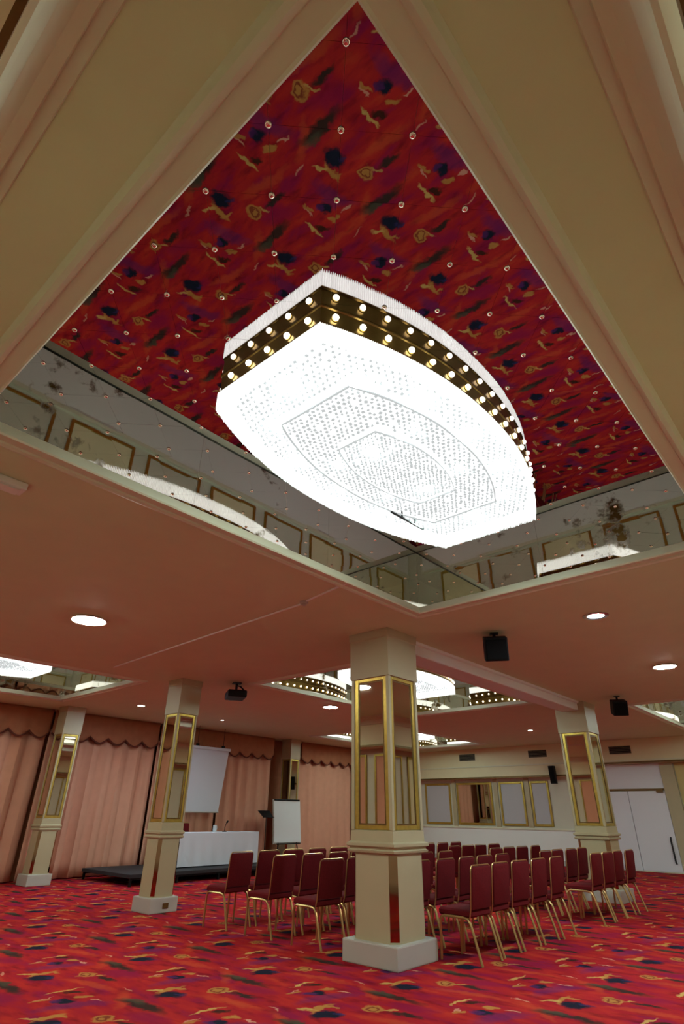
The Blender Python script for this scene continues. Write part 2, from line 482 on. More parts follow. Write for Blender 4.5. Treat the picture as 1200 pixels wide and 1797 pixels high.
# walls
def bead(x0, x1, z, h=.03, d=.02): return (x0, x1, -d, 0, z, z + h)
wall_left = struct(MB().box(X0 - .1, X0, Y0 - .1, Y1 + .1, 0, H + .02).build('wall_left', 'swag'))
wall_far = struct(MB().box(X0, X1, Y1, Y1 + .1, 0, H + .02).build('wall_far', 'wall'))
wall_right = struct(MB().box(X1, X1 + .1, Y0 - .1, Y1 + .1, 0, H + .02).build('wall_right', 'wall'))
wall_back = struct(MB().box(X0, X1, Y0 - .1, Y0, 0, H + .02).build('wall_back', 'wall'))
# far wall furniture of the wall itself
ZF = 2.45
box('bulkhead', 'fascia', (X0 + .02, -6.25, Y1 - .30, Y1 - .001, 2.19, H - .002), wall_far)
box('bulkhead', 'fascia', (-6.25, X1 - .42, Y1 - .30, Y1 - .001, ZF, H - .002), wall_far)
box('bulkhead_rail', 'gold_dark', (X0 + .02, -6.25, Y1 - .315, Y1 - .30, 2.19, 2.235), wall_far)
box('bulkhead_rail', 'gold_dark', (-6.25, X1 - .42, Y1 - .315, Y1 - .30, ZF, ZF + .045), wall_far)
box('bulkhead_rail', 'trim', (X0 + .02, X1 - .42, Y1 - .33, Y1 - .30, ZF + .06, ZF + .09), wall_far)
box('dado', 'bright_white', (X0 + .02, -6.28, Y1 - .03, Y1 - .001, .10, .84), wall_far)
box('dado_rail', 'trim', (X0 + .02, -6.28, Y1 - .055, Y1 - .001, .84, .89), wall_far)
box('skirting', 'white', (X0 + .02, -6.28, Y1 - .05, Y1 - .001, .0, .12), wall_far)
# bulkheads, dado and framed panels on the two walls beside the camera
def near_wall(wall, horiz, a0, a1, p, n, curtain_at=None):
    """wall plane at p; runs from a0 to a1 along the other axis; n = direction into the room"""
    def bx(u0, u1, d0, d1, z0, z1):
        q0, q1 = sorted((p + n * d0, p + n * d1))
        return (u0, u1, q0, q1, z0, z1) if horiz else (q0, q1, u0, u1, z0, z1)
    box('bulkhead', 'fascia', bx(a0, a1, .001, .385, ZF, H - .002), wall)
    box('bulkhead_rail', 'gold_dark', bx(a0, a1, .385, .40, ZF, ZF + .04), wall)
    # cornice: stepped cove where the ceiling meets the bulkhead
    prof = [(.385, H - .16), (.40, H - .155), (.41, H - .12), (.43, H - .075), (.465, H - .045), (.50, H - .035), (.505, H - .012), (.54, H - .012), (.545, H - .001), (.385, H - .001)]
    L = [[((u, p + n * d, z) if horiz else (p + n * d, u, z)) for d, z in prof] for u in (a0, a1)]
    MB().loops(L, True, True).build('cornice', 'trim', wall, smooth=False)
    box('dado', 'bright_white', bx(a0, a1, .001, .03, .10, .86), wall)
    box('dado_rail', 'trim', bx(a0, a1, .001, .055, .86, .92), wall)
    box('skirting', 'white', bx(a0, a1, .001, .05, 0, .12), wall)
    u = a0 + .25; k = 0
    while u + .95 < a1:
        v = u + .85
        drape = curtain_at and curtain_at[0] < (u + v) / 2 < curtain_at[1]
        box('panel', 'curtain' if drape else ('wall' if k % 2 else 'fascia'), bx(u, v, .002, .012, 1.02, 2.30), wall)
        for d in ((u - .04, u, 0.98, 2.34), (v, v + .04, .98, 2.34), (u, v, .98, 1.02), (u, v, 2.30, 2.34)):
            box('panel_frame', 'gold', bx(d[0], d[1], .002, .03, d[2], d[3]), wall)
        u = v + .30; k += 1
near_wall(wall_right, False, Y0 + .02, Y1 - .02, X1, -1)
near_wall(wall_back, True, X0 + .02, X1 - .42, Y0, 1, (-9.4, -7.2))

# beam from the big pillar to the next one, with sloped shoulders
tn += 1
bp_ = [(-4.14, H - .001), (-4.13, H - .03), (-4.10, H - .04), (-4.10, 2.905), (-4.09, 2.895), (-3.80, 2.895), (-3.79, 2.905), (-3.79, H - .04), (-3.76, H - .03), (-3.75, H - .001)]
struct(MB().loops([[(x, y, z) for x, z in bp_] for y in (5.46, 10.86)], True, True).build('trim_%d' % tn, 'bright_white', smooth=False))

# ================================================================== PILLARS
def make_pillar(label, W=1.0):
    t = empty('pillar')
    tag(t, label, 'pillar', 'square mirrored pillars')
    MB.WX = W
    MB().box(-.32, .32, -.32, .32, 0, .175).build('plinth', 'white', t, .012)
    # pier with cut corners
    def oct(h_, c): return [(-h_ + c, -h_), (h_ - c, -h_), (h_, -h_ + c), (h_, h_ - c), (h_ - c, h_), (-h_ + c, h_), (-h_, h_ - c), (-h_, -h_ + c)]
    mb = MB(); o = oct(.262, .06)
    mb.loops([[(x, y, .175) for x, y in o], [(x, y, .87) for x, y in o]], True, True)
    pier = mb.build('pier', 'cream', t)
    for sx in (-1, 1):
        for sy in (-1, 1):
            q = [(sx * .202 + .001 * sx, sy * .262 + .001 * sy), (sx * .262 + .001 * sx, sy * .202 + .001 * sy)]
            MB().loops([[(q[0][0], q[0][1], .19), (q[1][0], q[1][1], .19), (q[1][0] - .01 * sx, q[1][1] - .01 * sy, .19), (q[0][0] - .01 * sx, q[0][1] - .01 * sy, .19)],
                        [(q[0][0], q[0][1], .85), (q[1][0], q[1][1], .85), (q[1][0] - .01 * sx, q[1][1] - .01 * sy, .85), (q[0][0] - .01 * sx, q[0][1] - .01 * sy, .85)]], True, True).build('corner_mirror', 'bronze_mirror', pier)
    mb = MB(); L = []
    for h_, z in ((.262, .86), (.285, .868), (.29, .885), (.272, .895), (.272, .91), (.295, .922), (.295, .945), (.265, .96), (.262, 1.05), (.24, 1.06)):
        L.append([(-h_, -h_, z), (h_, -h_, z), (h_, h_, z), (-h_, h_, z)])
    mb.loops(L, True, True).build('dado_moulding', 'cream', t, smooth=False)
    MB().box(-.235, .235, -.235, .235, 1.05, 2.54).build('shaft', 'cream', t)
    for k in range(4):
        a = k * math.pi / 2
        R = Matrix.Rotation(a, 3, 'Z')
        def rot(m):
            m.v = [tuple(R @ Vector(v)) for v in m.v]; return m
        pm = rot(MB().box(-.175, .175, -.239, -.235, 1.10, 2.49)).build('mirror_panel', 'pillar_mirror', t)
        fr = MB()
        for d in ((-.222, -.175, 1.06, 2.53), (.175, .222, 1.06, 2.53), (-.175, .175, 1.06, 1.10), (-.175, .175, 2.49, 2.53)):
            fr.box(d[0], d[1], -.25, -.235, d[2], d[3])
        rot(fr).build('mirror_frame', 'gold', pm, .004, seg=1)
        inn = MB()
        for d in ((-.172, -.160, 1.103, 2.487), (.160, .172, 1.103, 2.487), (-.160, .160, 1.103, 1.115), (-.160, .160, 2.475, 2.487)):
            inn.box(d[0], d[1], -.2445, -.238, d[2], d[3])
        rot(inn).build('frame_bead', 'gold_dark', pm)
    for sx in (-1, 1):
        for sy in (-1, 1):
            MB().box(*sorted((sx * .222, sx * .262)), *sorted((sy * .222, sy * .262)), 1.055, 2.54).build('corner_post', 'cream', t, .006)
    mb = MB(); L = []
    for h_, z in ((.255, 2.525), (.272, 2.53), (.272, 2.95), (.280, 2.965), (.284, H - .001)):
        L.append([(-h_, -h_, z), (h_, -h_, z), (h_, h_, z), (-h_, h_, z)])
    mb.loops(L, True, True).build('capital', 'cream', t, smooth=False)
    MB.WX = 1.0
    return t
P0 = make_pillar('large square pillar with gold-framed mirrors standing alone in front of the chair rows')
P0.location = (-3.95 * S, 5.2 * S, 0)
c = copy_tree(P0, (-3.95, 11.08, 0)); c['label'] = 'large square mirrored pillar at the end of the ceiling beam, behind the chairs'
P1 = make_pillar('slim square mirrored pillar between the chair rows and the low stage, socket on its plinth', .68)
pt = tree(P1)
P1.location = (-8.0 * S, 5.25 * S, 0)
for (x, y), lb in (((-12.1, 5.35), 'slim square mirrored pillar standing against the salmon curtains'),
                   ((-12.5, 12.0), 'slim square mirrored pillar behind the white flip chart')):
    c = copy_tree(P1, (x, y, 0), kc=pt); c['label'] = lb
MB().box(.219, .224, -.02, .07, .05, .11).build('socket_plate', 'gold_dark', P1, .002)

# ================================================================== CHANDELIERS
ZB = 3.217
def make_chandelier():
    t = empty('chandelier', (-1.76, 2.545, 0))
    tag(t, None, 'chandelier', 'boat-shaped crystal chandeliers set in mirrored coffers')
    out = plan(1.0)
    # brass band
    prof = [(-.006, 3.283), (.006, 3.283), (.008, 3.292), (0, 3.297), (0, 3.40), (.006, 3.404), (.006, ZM - .001), (-.02, ZM - .001), (-.02, 3.283)]
    mb = MB(); mb.loops([[(x, y, z) for x, y in plan(1.0, add=a)] for a, z in prof] ).build('band', 'brass', t, smooth=False)
    # three lit trays, stepping down towards the middle
    trays = ((1.0, 3.270), (.70, 3.235), (.38, 3.205))
    for k, (s_, z) in enumerate(trays):
        p = plan(s_, add=.002 if k == 0 else -.02)
        mb = MB().loops([[(x, y, z) for x, y in p], [(x, y, z + .012) for x, y in p]], True, True)
        mb.build('lit_tray', 'tray', t, smooth=False)
    # crystal drops
    def drop(mb, x, y, z, r, h_):
        i = len(mb.v)
        a = random.random() * 3
        mb.v.append((x, y, z)); mb.v.append((x, y, z - h_))
        for q in range(4):
            an = a + q * math.pi / 2
            mb.v.append((x + r * math.cos(an), y + r * math.sin(an), z - h_ * .62))
        for q in range(4):
            mb.f.append((i, i + 2 + q, i + 2 + (q + 1) % 4)); mb.f.append((i + 1, i + 2 + (q + 1) % 4, i + 2 + q))
    for k, (s_, z) in enumerate(trays):
        mb = MB(); nxt = trays[k + 1][0] if k < 2 else 0
        st = .040 if k == 0 else (.036 if k == 1 else .030)
        yy = -1.3
        row = 0
        while yy < 1.3:
            xx = -.75 + (st / 2 if row % 2 else 0)
            while xx < .75:
                if in_plan(xx, yy, s_, -.03) and not (nxt and in_plan(xx, yy, nxt, .0)):
                    if random.random() < .93:
                        drop(mb, xx + random.uniform(-.004, .004), yy + random.uniform(-.004, .004), z - .001, random.uniform(.007, .013) * (1.2 if k == 1 else 1), random.uniform(.018, .03))
                xx += st
            yy += st * .87; row += 1
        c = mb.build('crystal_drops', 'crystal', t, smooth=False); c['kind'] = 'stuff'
        # hanging fringe of prisms along the tray's rim
        mb = MB(); pl = plan(s_, 22, .004 if k == 0 else -.012)
        per = []
        for a in range(len(pl)):
            p, q = Vector(pl[a]), Vector(pl[(a + 1) % len(pl)])
            n = max(1, int((q - p).length / .0115))
            for b in range(n): per.append(p.lerp(q, b / n))
        for p in per:
            zt = 3.284 if k == 0 else z + .006
            hh = random.uniform(.126, .133) if k == 0 else random.uniform(.026, .034)
            r_ = .0040
            mb.loops([[(p.x - r_, p.y - r_, zt), (p.x + r_, p.y - r_, zt), (p.x + r_, p.y + r_, zt), (p.x - r_, p.y + r_, zt)],
                      [(p.x - r_, p.y - r_, zt - hh * .8), (p.x + r_, p.y - r_, zt - hh * .8), (p.x + r_, p.y + r_, zt - hh * .8), (p.x - r_, p.y + r_, zt - hh * .8)],
                      [(p.x - .001, p.y - .001, zt - hh), (p.x + .001, p.y - .001, zt - hh), (p.x + .001, p.y + .001, zt - hh), (p.x - .001, p.y + .001, zt - hh)]], True, True)
        c = mb.build('crystal_fringe', 'skirt', t, smooth=False); c['kind'] = 'stuff'
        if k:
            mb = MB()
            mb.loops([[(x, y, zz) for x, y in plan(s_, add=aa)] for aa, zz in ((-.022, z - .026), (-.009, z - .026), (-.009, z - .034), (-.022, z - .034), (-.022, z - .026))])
            mb.build('tray_rim', 'crystal', t, smooth=False)  # rim gives no light; lamplight on it is put in as emission
    # small lamp capsules just below the crystals: they light the hall
    cm = None
    for cx_, cy_, cz_ in [(sx * .30, yy, 3.225) for sx in (-1, 1) for yy in (-.80, -.27, .27, .80)] + [(sx * .50, yy, 3.225) for sx in (-1, 1) for yy in (-.45, .0, .45)] + [(0, yy, 3.175) for yy in (-.30, .30)] + [(0, -1.0, 3.225), (0, 1.0, 3.225)]:
        if cm is None:
            o = MB().lathe([(.004, .02), (.012, .016), (.024, .004), (.026, -.001), (.022, -.005)], (0, 0, 0), 12).build('lamp_capsule', 'capsule', t); cm = o.data
        else:
            o = share('lamp_capsule', cm, t)
        o.location = (cx_ * S, cy_ * S, cz_ * S)
    # bulbs round the band
    pl = plan(1.0); per = 0; seg = []
    for a in range(len(pl)):
        p, q = Vector(pl[a]), Vector(pl[(a + 1) % len(pl)])
        seg.append((p, q, per)); per += (q - p).length
    nb = int(per / .150); bm_ = None; sm_ = None
    for k in range(nb):
        d = (k + .5) * per / nb
        for p, q, s0 in seg:
            L_ = (q - p).length
            if s0 <= d < s0 + L_:
                c = p.lerp(q, (d - s0) / L_); nrm = Vector(((q - p).y, -(q - p).x)).normalized()
                if nrm.dot(c) < 0: nrm = -nrm
                rz = math.atan2(nrm.y, nrm.x)
                if bm_ is None:
                    o = MB().lathe([(.012, .002), (.0165, .008), (.0175, .014), (.015, .021), (.009, .026), (.002, .028)], (0, 0, 0), 12)
                    o.v = [(z, x, y) for x, y, z in o.v]; o = o.build('bulb', 'bulb', t); bm_ = o.data
                    s2 = MB().lathe([(.021, 0), (.021, .003), (.014, .006)], (0, 0, 0), 12)
                    s2.v = [(z, x, y) for x, y, z in s2.v]; s2 = s2.build('bulb_holder', 'gold', o); sm_ = s2.data
                else:
                    o = share('bulb', bm_, t); share('bulb_holder', sm_, o)
                o.location = (c.x * S, c.y * S, 3.345 * S); o.rotation_euler = (0, 0, rz)
                break
    return t
CHD = make_chandelier()
ct = tree(CHD)
CHD['label'] = 'large boat-shaped crystal chandelier on the red-reflecting ceiling mirror with round brass bulbs'
for (i, j), lb in (((1, 1), 'crystal chandelier in the coffer behind the big pillar, left of the ceiling beam'),
                   ((0, 2), 'crystal chandelier in the coffer above the white doors by the ochre wall'),
                   ((2, 0), 'crystal chandelier in the coffer by the pillar against the salmon curtains'),
                   ((2, 2), 'crystal chandelier in the farthest coffer, near the framed wall mirrors')):
    c = copy_tree(CHD, (-1.76 - 4.1 * i, 2.545 + 5.63 * j, 0), kc=ct); c['label'] = lb
# bare bracket showing among the crystals of the nearest chandelier
mb = MB().box(-.20, .20, -.006, .006, 3.175, 3.187)
for xx in (-.07, .10): mb.box(xx - .007, xx + .007, -.006, .006, 3.185, 3.27)
br = mb.build('bare_bracket', 'black', CHD)
br.location = (-.375 * S, .617 * S, 0); br.rotation_euler = (0, 0, math.radians(87))
br['label'] = 'black bare bracket among the crystals'

# ================================================================== CEILING FITTINGS
def round_light(x, y, label, r=.17):
    t = empty('ceiling_light', (x, y, H)); tag(t, label, 'light', 'round flush ceiling lights')
    MB().lathe([(r * 1.02, .0), (r * 1.15, -.012), (r * 1.06, -.02), (r * .98, -.012)], n=32, caps=False).build('trim_ring', 'trim', t)
    MB().lathe([(r, -.005), (r * .9, -.022), (r * .5, -.03), (.005, -.032)], n=32).build('diffuser', 'lamp', t)
round_light(-6.04, 2.62, 'round white ceiling light beside the large mirrored coffer, on the curtain side')
round_light(-1.80, 8.80, 'round white ceiling light beyond the starburst downlight, right of the beam', .14)
round_light(-7.75, 8.45, 'round white ceiling light next to the coffer behind the big pillar', .14)
def led(x, y, label, r=.05):
    t = empty('downlight', (x, y, H)); tag(t, label, 'downlight', 'small recessed downlights')
    MB().lathe([(r * 1.0, 0.0), (r * 1.5, -.004), (r * 1.5, -.008), (r * 1.0, -.012)], n=24, caps=False).build('bezel', 'chrome', t)
    MB().lathe([(r, -.003), (r * .7, -.010), (.003, -.012)], n=24).build('lens', 'led', t)
led(-1.735, 5.967, 'small dazzling white downlight right of the black ceiling loudspeaker', .085)
led(-10.69, 6.06, 'small white downlight by the pillar near the salmon curtains', .07)
led(-6.146, 13.967, 'small white downlight before the bulkhead with framed wall mirrors')
led(-10.93, 8.27, 'faint small downlight above the low stage', .03)

def speaker(x, y, z, s_, rz, tilt, label, pole=True):
    t = empty('loudspeaker', (x, y, z), rz); tag(t, label, 'loudspeaker')
    R = Matrix.Rotation(tilt, 3, 'Y')
    def rot(m): m.v = [tuple(R @ Vector(v)) for v in m.v]; return m
    b_ = rot(MB().box(-s_ * .42, s_ * .42, -s_ * .5, s_ * .5, -s_ * .5, s_ * .5)).build('cabinet', 'black', t, s_ * .05)
    rot(MB().box(s_ * .42, s_ * .45, -s_ * .42, s_ * .42, -s_ * .42, s_ * .42)).build('grille', 'grille', t, s_ * .03)
    if pole:
        MB().tube([(-s_ * .1, 0, s_ * .3), (-s_ * .1, 0, H - z)], s_ * .07, 8).build('bracket', 'black', t)
        MB().box(-s_ * .28, s_ * .08, -s_ * .18, s_ * .18, H - z - .012, H - z - .001).build('ceiling_plate', 'black', t)
    return t
speaker(-2.86, 5.88, 2.87, .26, math.radians(-60), .35, 'black box loudspeaker hung from the ceiling beside the beam')
speaker(-3.05, 10.7, 2.86, .24, math.radians(-60), .35, 'black loudspeaker hung from the ceiling near the pillar at the beam end')

# projector with its bracket
t = empty('projector', (-7.45, 5.85, 2.86), math.radians(150)); tag(t, 'black ceiling projector pointing at the white screen', 'projector')
MB().box(-.20, .20, -.15, .15, -.055, .055).build('body', 'black', t, .02)
MB().lathe([(.05, 0), (.055, .03), (.05, .06), (.035, .06)], n=16).build('lens', 'chrome', t)
_l = kids(t)[-1]; _l.rotation_euler = (0, math.radians(90), 0); _l.location = (.2 * S, .05 * S, 0)
MB().tube([(0, 0, .05), (0, 0, H - 2.86)], .02, 8).build('pole', 'black', t)
MB().box(-.07, .07, -.07, .07, H - 2.872, H - 2.861).build('ceiling_plate', 'black', t)
MB().tube([(-.17, -.1, .05), (-.1, -.05, .12), (0, 0, .15)], .012, 6).build('cable', 'black', t)

# detector and surface cable
t = empty('smoke_detector', (-3.80, 3.72, H)); tag(t, 'small white smoke detector on the ceiling cable line', 'detector')
MB().lathe([(.045, 0), (.045, -.012), (.03, -.02)], n=20).build('base', 'white', t)
MB().lathe([(.028, -.018), (.026, -.035), (.012, -.042)], n=20).build('sensor', 'white', t)
tag(MB().tube([(-2.98 - .12, 3.585, H - .006), (-3.74, 3.70, H - .006)], .011, 6).build('ceiling_conduit', 'bright_white'),
    'short cream conduit from the large coffer to the smoke detector', 'conduit')
tag(MB().tube([(-3.86, 3.735, H - .006), (-7.96, 3.97, H - .006)], .011, 6).build('ceiling_conduit', 'bright_white'),
    'long cream conduit running from the smoke detector towards the curtains', 'conduit')
t = empty('emergency_light', (-3.62, .80, H), 0); tag(t, 'white box-shaped emergency light beside the large coffer', 'light')
MB().box(-.06, .06, -.16, .16, -.05, -.001).build('housing', 'bright_white', t, .012)
MB().box(-.045, .045, -.13, .13, -.062, -.05).build('cover', 'bright_white', t, .006)

# ================================================================== LEFT WALL: curtains, swags
def pleated(y0, y1, z0, z1, x, amp, wl, seed, taper=0.0):
    rnd = random.Random(seed); n = int((y1 - y0) / wl * 8); ph = rnd.random() * 6
    nz = 10; L = []
    offs = [rnd.uniform(-.25, .25) for _ in range(n + 1)]
    am = [rnd.uniform(.6, 1.2) for _ in range(n // 8 + 2)]
    for a in range(nz + 1):
        z = z0 + (z1 - z0) * a / nz; f = a / nz; row = []
        for k in range(n + 1):
            t_ = k / n; y = y0 + (y1 - y0) * t_
            q = t_ * (y1 - y0) / wl * 2 * math.pi + ph
            s_ = math.sin(q + .35 * math.sin(q * .37 + f * 1.3) + .25 * math.sin(f * 2.5 + seed))
            row.append((x + amp * am[k // 8] * s_ * (1 - .35 * f), y + amp * .35 * math.cos(q * 2) * (1 - f * .4), z))
        L.append(row)
    mb = MB(); mb.loops(L, False); mb.smooth = True
    return mb
def solid(o, th):
    md = o.modifiers.new('thickness', 'SOLIDIFY'); md.thickness = th * S; md.offset = 0
    return o
def curtain(y0, y1, label, seed, x=-12.72, amp=.06, wl=.34):
    t = empty('curtain', (0, 0, 0)); tag(t, label, 'curtain', 'salmon curtains along the wall')
    t.location = (x * S, (y0 + y1) / 2 * S, .02 * S); m = (y0 + y1) / 2
    solid(pleated(y0 - m, y1 - m, .0, 2.62, 0, amp, wl, seed).build('drape', 'curtain', t, smooth=True), .008)
    # header tape
    solid(pleated(y0 - m, y1 - m, 2.58, 2.66, 0, amp * .7, wl, seed).build('heading', 'curtain', t, smooth=True), .016)
curtain(1.6, 3.2, 'salmon pleated curtain on the camera-corner side of the curtain pillar, far end', 1)
curtain(3.25, 5.2, 'salmon pleated curtain left against the curtain-side pillar', 2)
curtain(5.25, 7.75, 'wide salmon pleated curtain between the two mirrored pillars', 3)
curtain(7.8, 9.7, 'salmon pleated curtain hanging behind the tilted white screen', 4)
curtain(9.75, 11.45, 'orange-lit pleated curtain between the screen and the flip chart', 5)
curtain(12.55, 14.9, 'flat pale salmon curtain beyond the flip chart', 6, amp=.02, wl=.3)
curtain(14.95, 17.2, 'flat pale salmon curtain next to the framed wall mirrors', 7, amp=.02, wl=.3)
def swag(y0, y1, label, x=-12.63):
    t = empty('swag_valance', (x, (y0 + y1) / 2, 2.5)); tag(t, label, 'valance', 'scalloped valances above the curtains')
    m = (y0 + y1) / 2; n = max(1, round((y1 - y0) / .42)); wd = (y1 - y0) / n
    N_ = n * 10; top = []; L = []
    def zb(t_): 
        q = (t_ * n) % 1
        return .10 - .12 * math.sin(math.pi * q) 
    for a in range(7):
        f = a / 6; row = []
        for k in range(N_ + 1):
            t_ = k / N_; z = zb(t_) + (.548 - zb(t_)) * f
            q = (t_ * n) % 1
            row.append((.035 * math.sin(math.pi * q) * (1 - f) + .01 * math.sin(f * 14 + q * 3), y0 - m + (y1 - y0) * t_, z))
        L.append(row)
    mb = MB(); mb.loops(L, False)
    solid(mb.build('cloth', 'swag', t, smooth=True), .012)
    pts = [(.04 * math.sin(math.pi * ((k / N_ * n) % 1)) + .004, y0 - m + (y1 - y0) * k / N_, zb(k / N_)) for k in range(N_ + 1)]
    MB().tube(pts, .018, 6).build('fringe', 'fringe', t)
swag(1.6, 5.2, 'terracotta scalloped valance left of the pillar against the curtains')
swag(5.25, 7.75, 'terracotta scalloped valance between the two mirrored pillars')
swag(7.8, 11.45, 'terracotta scalloped valance above the white screen')
swag(12.55, 17.2, 'terracotta scalloped valance beyond the flip chart')

# ================================================================== STAGE, TABLE AND PRESENTER'S THINGS
t = empty('stage_platform', (-11.55, 8.4, 0)); tag(t, 'low black portable stage on legs beneath the white-clothed table', 'stage')
hx, hy = .90, 2.0
MB().box(-hx, hx, -hy, hy, .13, .19).build('deck', 'dark', t, .006)
for sx in (-1, 1):
    for k in range(5):
        yy = -hy + .04 + k * (2 * hy - .08) / 4
        MB().box(sx * (hx - .04) - .02, sx * (hx - .04) + .02, yy - .02, yy + .02, 0, .13).build('leg', 'black', t)
for sx in (-1, 1):
    MB().box(sx * (hx - .04) - .012, sx * (hx - .04) + .012, -hy + .06, hy - .06, .10, .13).build('side_rail', 'black', t)

t = empty('conference_table', (-11.45, 8.72, .19)); tag(t, 'long trestle table on the stage under a white cloth', 'table')
MB().box(-.27, .27, -1.12, 1.12, .585, .61).build('tabletop', 'wood', t)
for sx in (-1, 1):
    for sy in (-1, 1):
        MB().tube([(sx * .22, sy * 1.0, .585), (sx * .22, sy * 1.0, 0)], .015, 8).build('leg', 'chrome', t)
# cloth: draped box with folds
def cloth(hx, hy, zt, zb, n=96):
    def rim(k, n, g, wob_):
        P_ = 4 * (hx + hy); d = k / n * P_
        a = [((hx + g), -hy - g + 0)]
        if d < 2 * hy: x, y, nx, ny = hx, -hy + d, 1, 0
        elif d < 2 * hy + 2 * hx: x, y, nx, ny = hx - (d - 2 * hy), hy, 0, 1
        elif d < 4 * hy + 2 * hx: x, y, nx, ny = -hx, hy - (d - 2 * hy - 2 * hx), -1, 0
        else: x, y, nx, ny = -hx + (d - 4 * hy - 2 * hx), -hy, 0, -1
        o_ = g + wob_ * math.sin(d * 22) + wob_ * .6 * math.sin(d * 9 + 1)
        return x + nx * o_, y + ny * o_
    L = []
    for f in (0, .15, .4, .7, 1):
        L.append([(*rim(k, n, .004 + .012 * f, .012 * f), zt + (zb - zt) * f) for k in range(n)])
    L.insert(0, [(p[0] * .98, p[1] * .995, zt + .004) for p in L[0]])
    mb = MB(); mb.loops(L); mb.f.append(tuple(range(n - 1, -1, -1)))
    return mb
c = cloth(.28, 1.13, .612, .02).build('tablecloth', 'cloth', None, smooth=True)
c.location = (-11.45 * S, 8.72 * S, .19 * S); tag(c, 'white cloth hanging to the deck of the stage table', 'tablecloth')

def micro(x, y, z, label):
    t = empty('microphone', (x, y, z)); tag(t, label, 'microphone')
    MB().lathe([(.05, 0), (.05, .012), (.02, .02)], n=16).build('base', 'black', t)
    MB().tube([(0, 0, .015), (0, 0, .09), (.03, 0, .15), (.06, 0, .18)], .007, 6).build('gooseneck', 'black', t)
    MB().tube([(.055, 0, .175), (.075, 0, .195), (.095, 0, .215)], [.016, .02, .014], 8).build('head', 'black', t)
micro(-11.45, 9.05, .807, 'black gooseneck microphone on the white-clothed table')
t = empty('water_jug', (-11.42, 8.75, .807)); tag(t, 'small clear water jug on the white-clothed table', 'jug')
MB().lathe([(.035, 0), (.045, .04), (.038, .11), (.042, .13)], n=16, caps=False).build('body', 'jug_glass', t)
MB().tube([(0, .04, .11), (0, .075, .09), (0, .045, .04)], .006, 6).build('handle', 'jug_glass', t)

# projection screen, tilted back, hung on two arms from the wall
t = empty('projection_screen', (-12.30, 8.95, 1.19)); tag(t, 'white projection screen tilted forward in front of the curtains', 'screen')
tilt = .16
MB().loops([[(0, -.56, 0), (0, .50, 0), (.02, .50, 0), (.02, -.56, 0)], [(tilt, -.56, 1.34), (tilt, .53, 1.34), (tilt + .02, .53, 1.34), (tilt + .02, -.56, 1.34)]], True, True).build('sheet', 'screen', t)
MB().tube([(.01, -.58, 0), (.01, .52, 0)], .018, 8).build('bottom_bar', 'white', t)
MB().box(tilt - .03, tilt + .05, -.60, .56, 1.335, 1.40).build('housing', 'screen', t, .01)
for yy in (-.42, .35):
    MB().box(tilt - .02, tilt + .04, yy - .03, yy + .03, 1.39, 1.45).build('hook', 'black', t)
    MB().tube([(tilt + .01, yy, 1.44), (tilt + .01, yy, H - 1.19 - .001)], .006, 6).build('hanging_wire', 'dark', t)

# tilted black music stand by the stage
t = empty('music_stand', (-11.9, 10.68, 0)); tag(t, 'black music stand between the table and the flip chart', 'stand')
for k in range(3):
    a = k * 2.094 + .4
    MB().tube([(0, 0, .16), (.16 * math.cos(a), .16 * math.sin(a), .14), (.24 * math.cos(a), .24 * math.sin(a), .01)], .010, 6).build('leg', 'black', t)
MB().tube([(0, 0, .10), (0, 0, 1.14)], .011, 8).build('pole', 'black', t)
MB().loops([[(.06, -.17, 1.10), (.06, .17, 1.10), (.07, .17, 1.09), (.07, -.17, 1.09)], [(-.12, -.20, 1.24), (-.12, .20, 1.24), (-.11, .20, 1.235), (-.11, -.20, 1.235)]], True, True).build('desk', 'black', t)
MB().box(.055, .11, -.17, .17, 1.085, 1.10).build('ledge', 'black', t)

# flip chart
t = empty('flip_chart', (-12.0, 11.5, 0)); tag(t, 'white flip chart pad on an easel before the curtain-side pillar', 'flip chart')
MB().loops([[(.05, -.47, .53), (.05, .47, .53), (.065, .47, .53), (.065, -.47, .53)], [(-.05, -.47, 1.47), (-.05, .47, 1.47), (-.035, .47, 1.47), (-.035, -.47, 1.47)]], True, True).build('paper_pad', 'paper', t)
MB().loops([[(.03, -.49, .50), (.03, .49, .50), (.048, .49, .50), (.048, -.49, .50)], [(-.07, -.49, 1.5), (-.07, .49, 1.5), (-.052, .49, 1.5), (-.052, -.49, 1.5)]], True, True).build('backboard', 'white', t)
MB().box(-.075, -.02, -.45, .45, 1.47, 1.51).build('clamp_bar', 'black', t, .005)
MB().box(.045, .12, -.40, .40, .49, .51).build('pen_tray', 'black', t)
for yy in (-.35, .35): MB().tube([(.03, yy * .9, .60), (.13, yy * 1.15, 0)], .014, 6).build('leg', 'black', t)
MB().tube([(-.06, 0, 1.40), (-.40, 0, 0)], .014, 6).build('leg', 'black', t)

# ================================================================== FAR WALL THINGS
def wall_mirror(x0, x1, label, glass='pale_reflection'):
    z0, z1 = .93, 2.10; m = (x0 + x1) / 2
    t = empty('wall_mirror', (m, Y1 - .002, z0)); tag(t, label, 'mirror', 'gold-framed mirrors on the far wall')
    w_ = (x1 - x0) / 2; hh = z1 - z0
    MB().box(-w_ + .06, w_ - .06, -.015, 0, .06, hh - .06).build('glass', glass, t)
    fr = MB()
    for d in ((-w_, -w_ + .06, 0, hh), (w_ - .06, w_, 0, hh), (-w_ + .06, w_ - .06, 0, .06), (-w_ + .06, w_ - .06, hh - .06, hh)):
        fr.box(d[0], d[1], -.04, 0, d[2], d[3])
    fr.build('frame', 'gold', t, .008, seg=1)
wall_mirror(-12.75, -11.85, 'gold-framed wall mirror nearest the curtained corner')
wall_mirror(-11.65, -10.68, 'gold-framed wall mirror, second from the curtained corner')
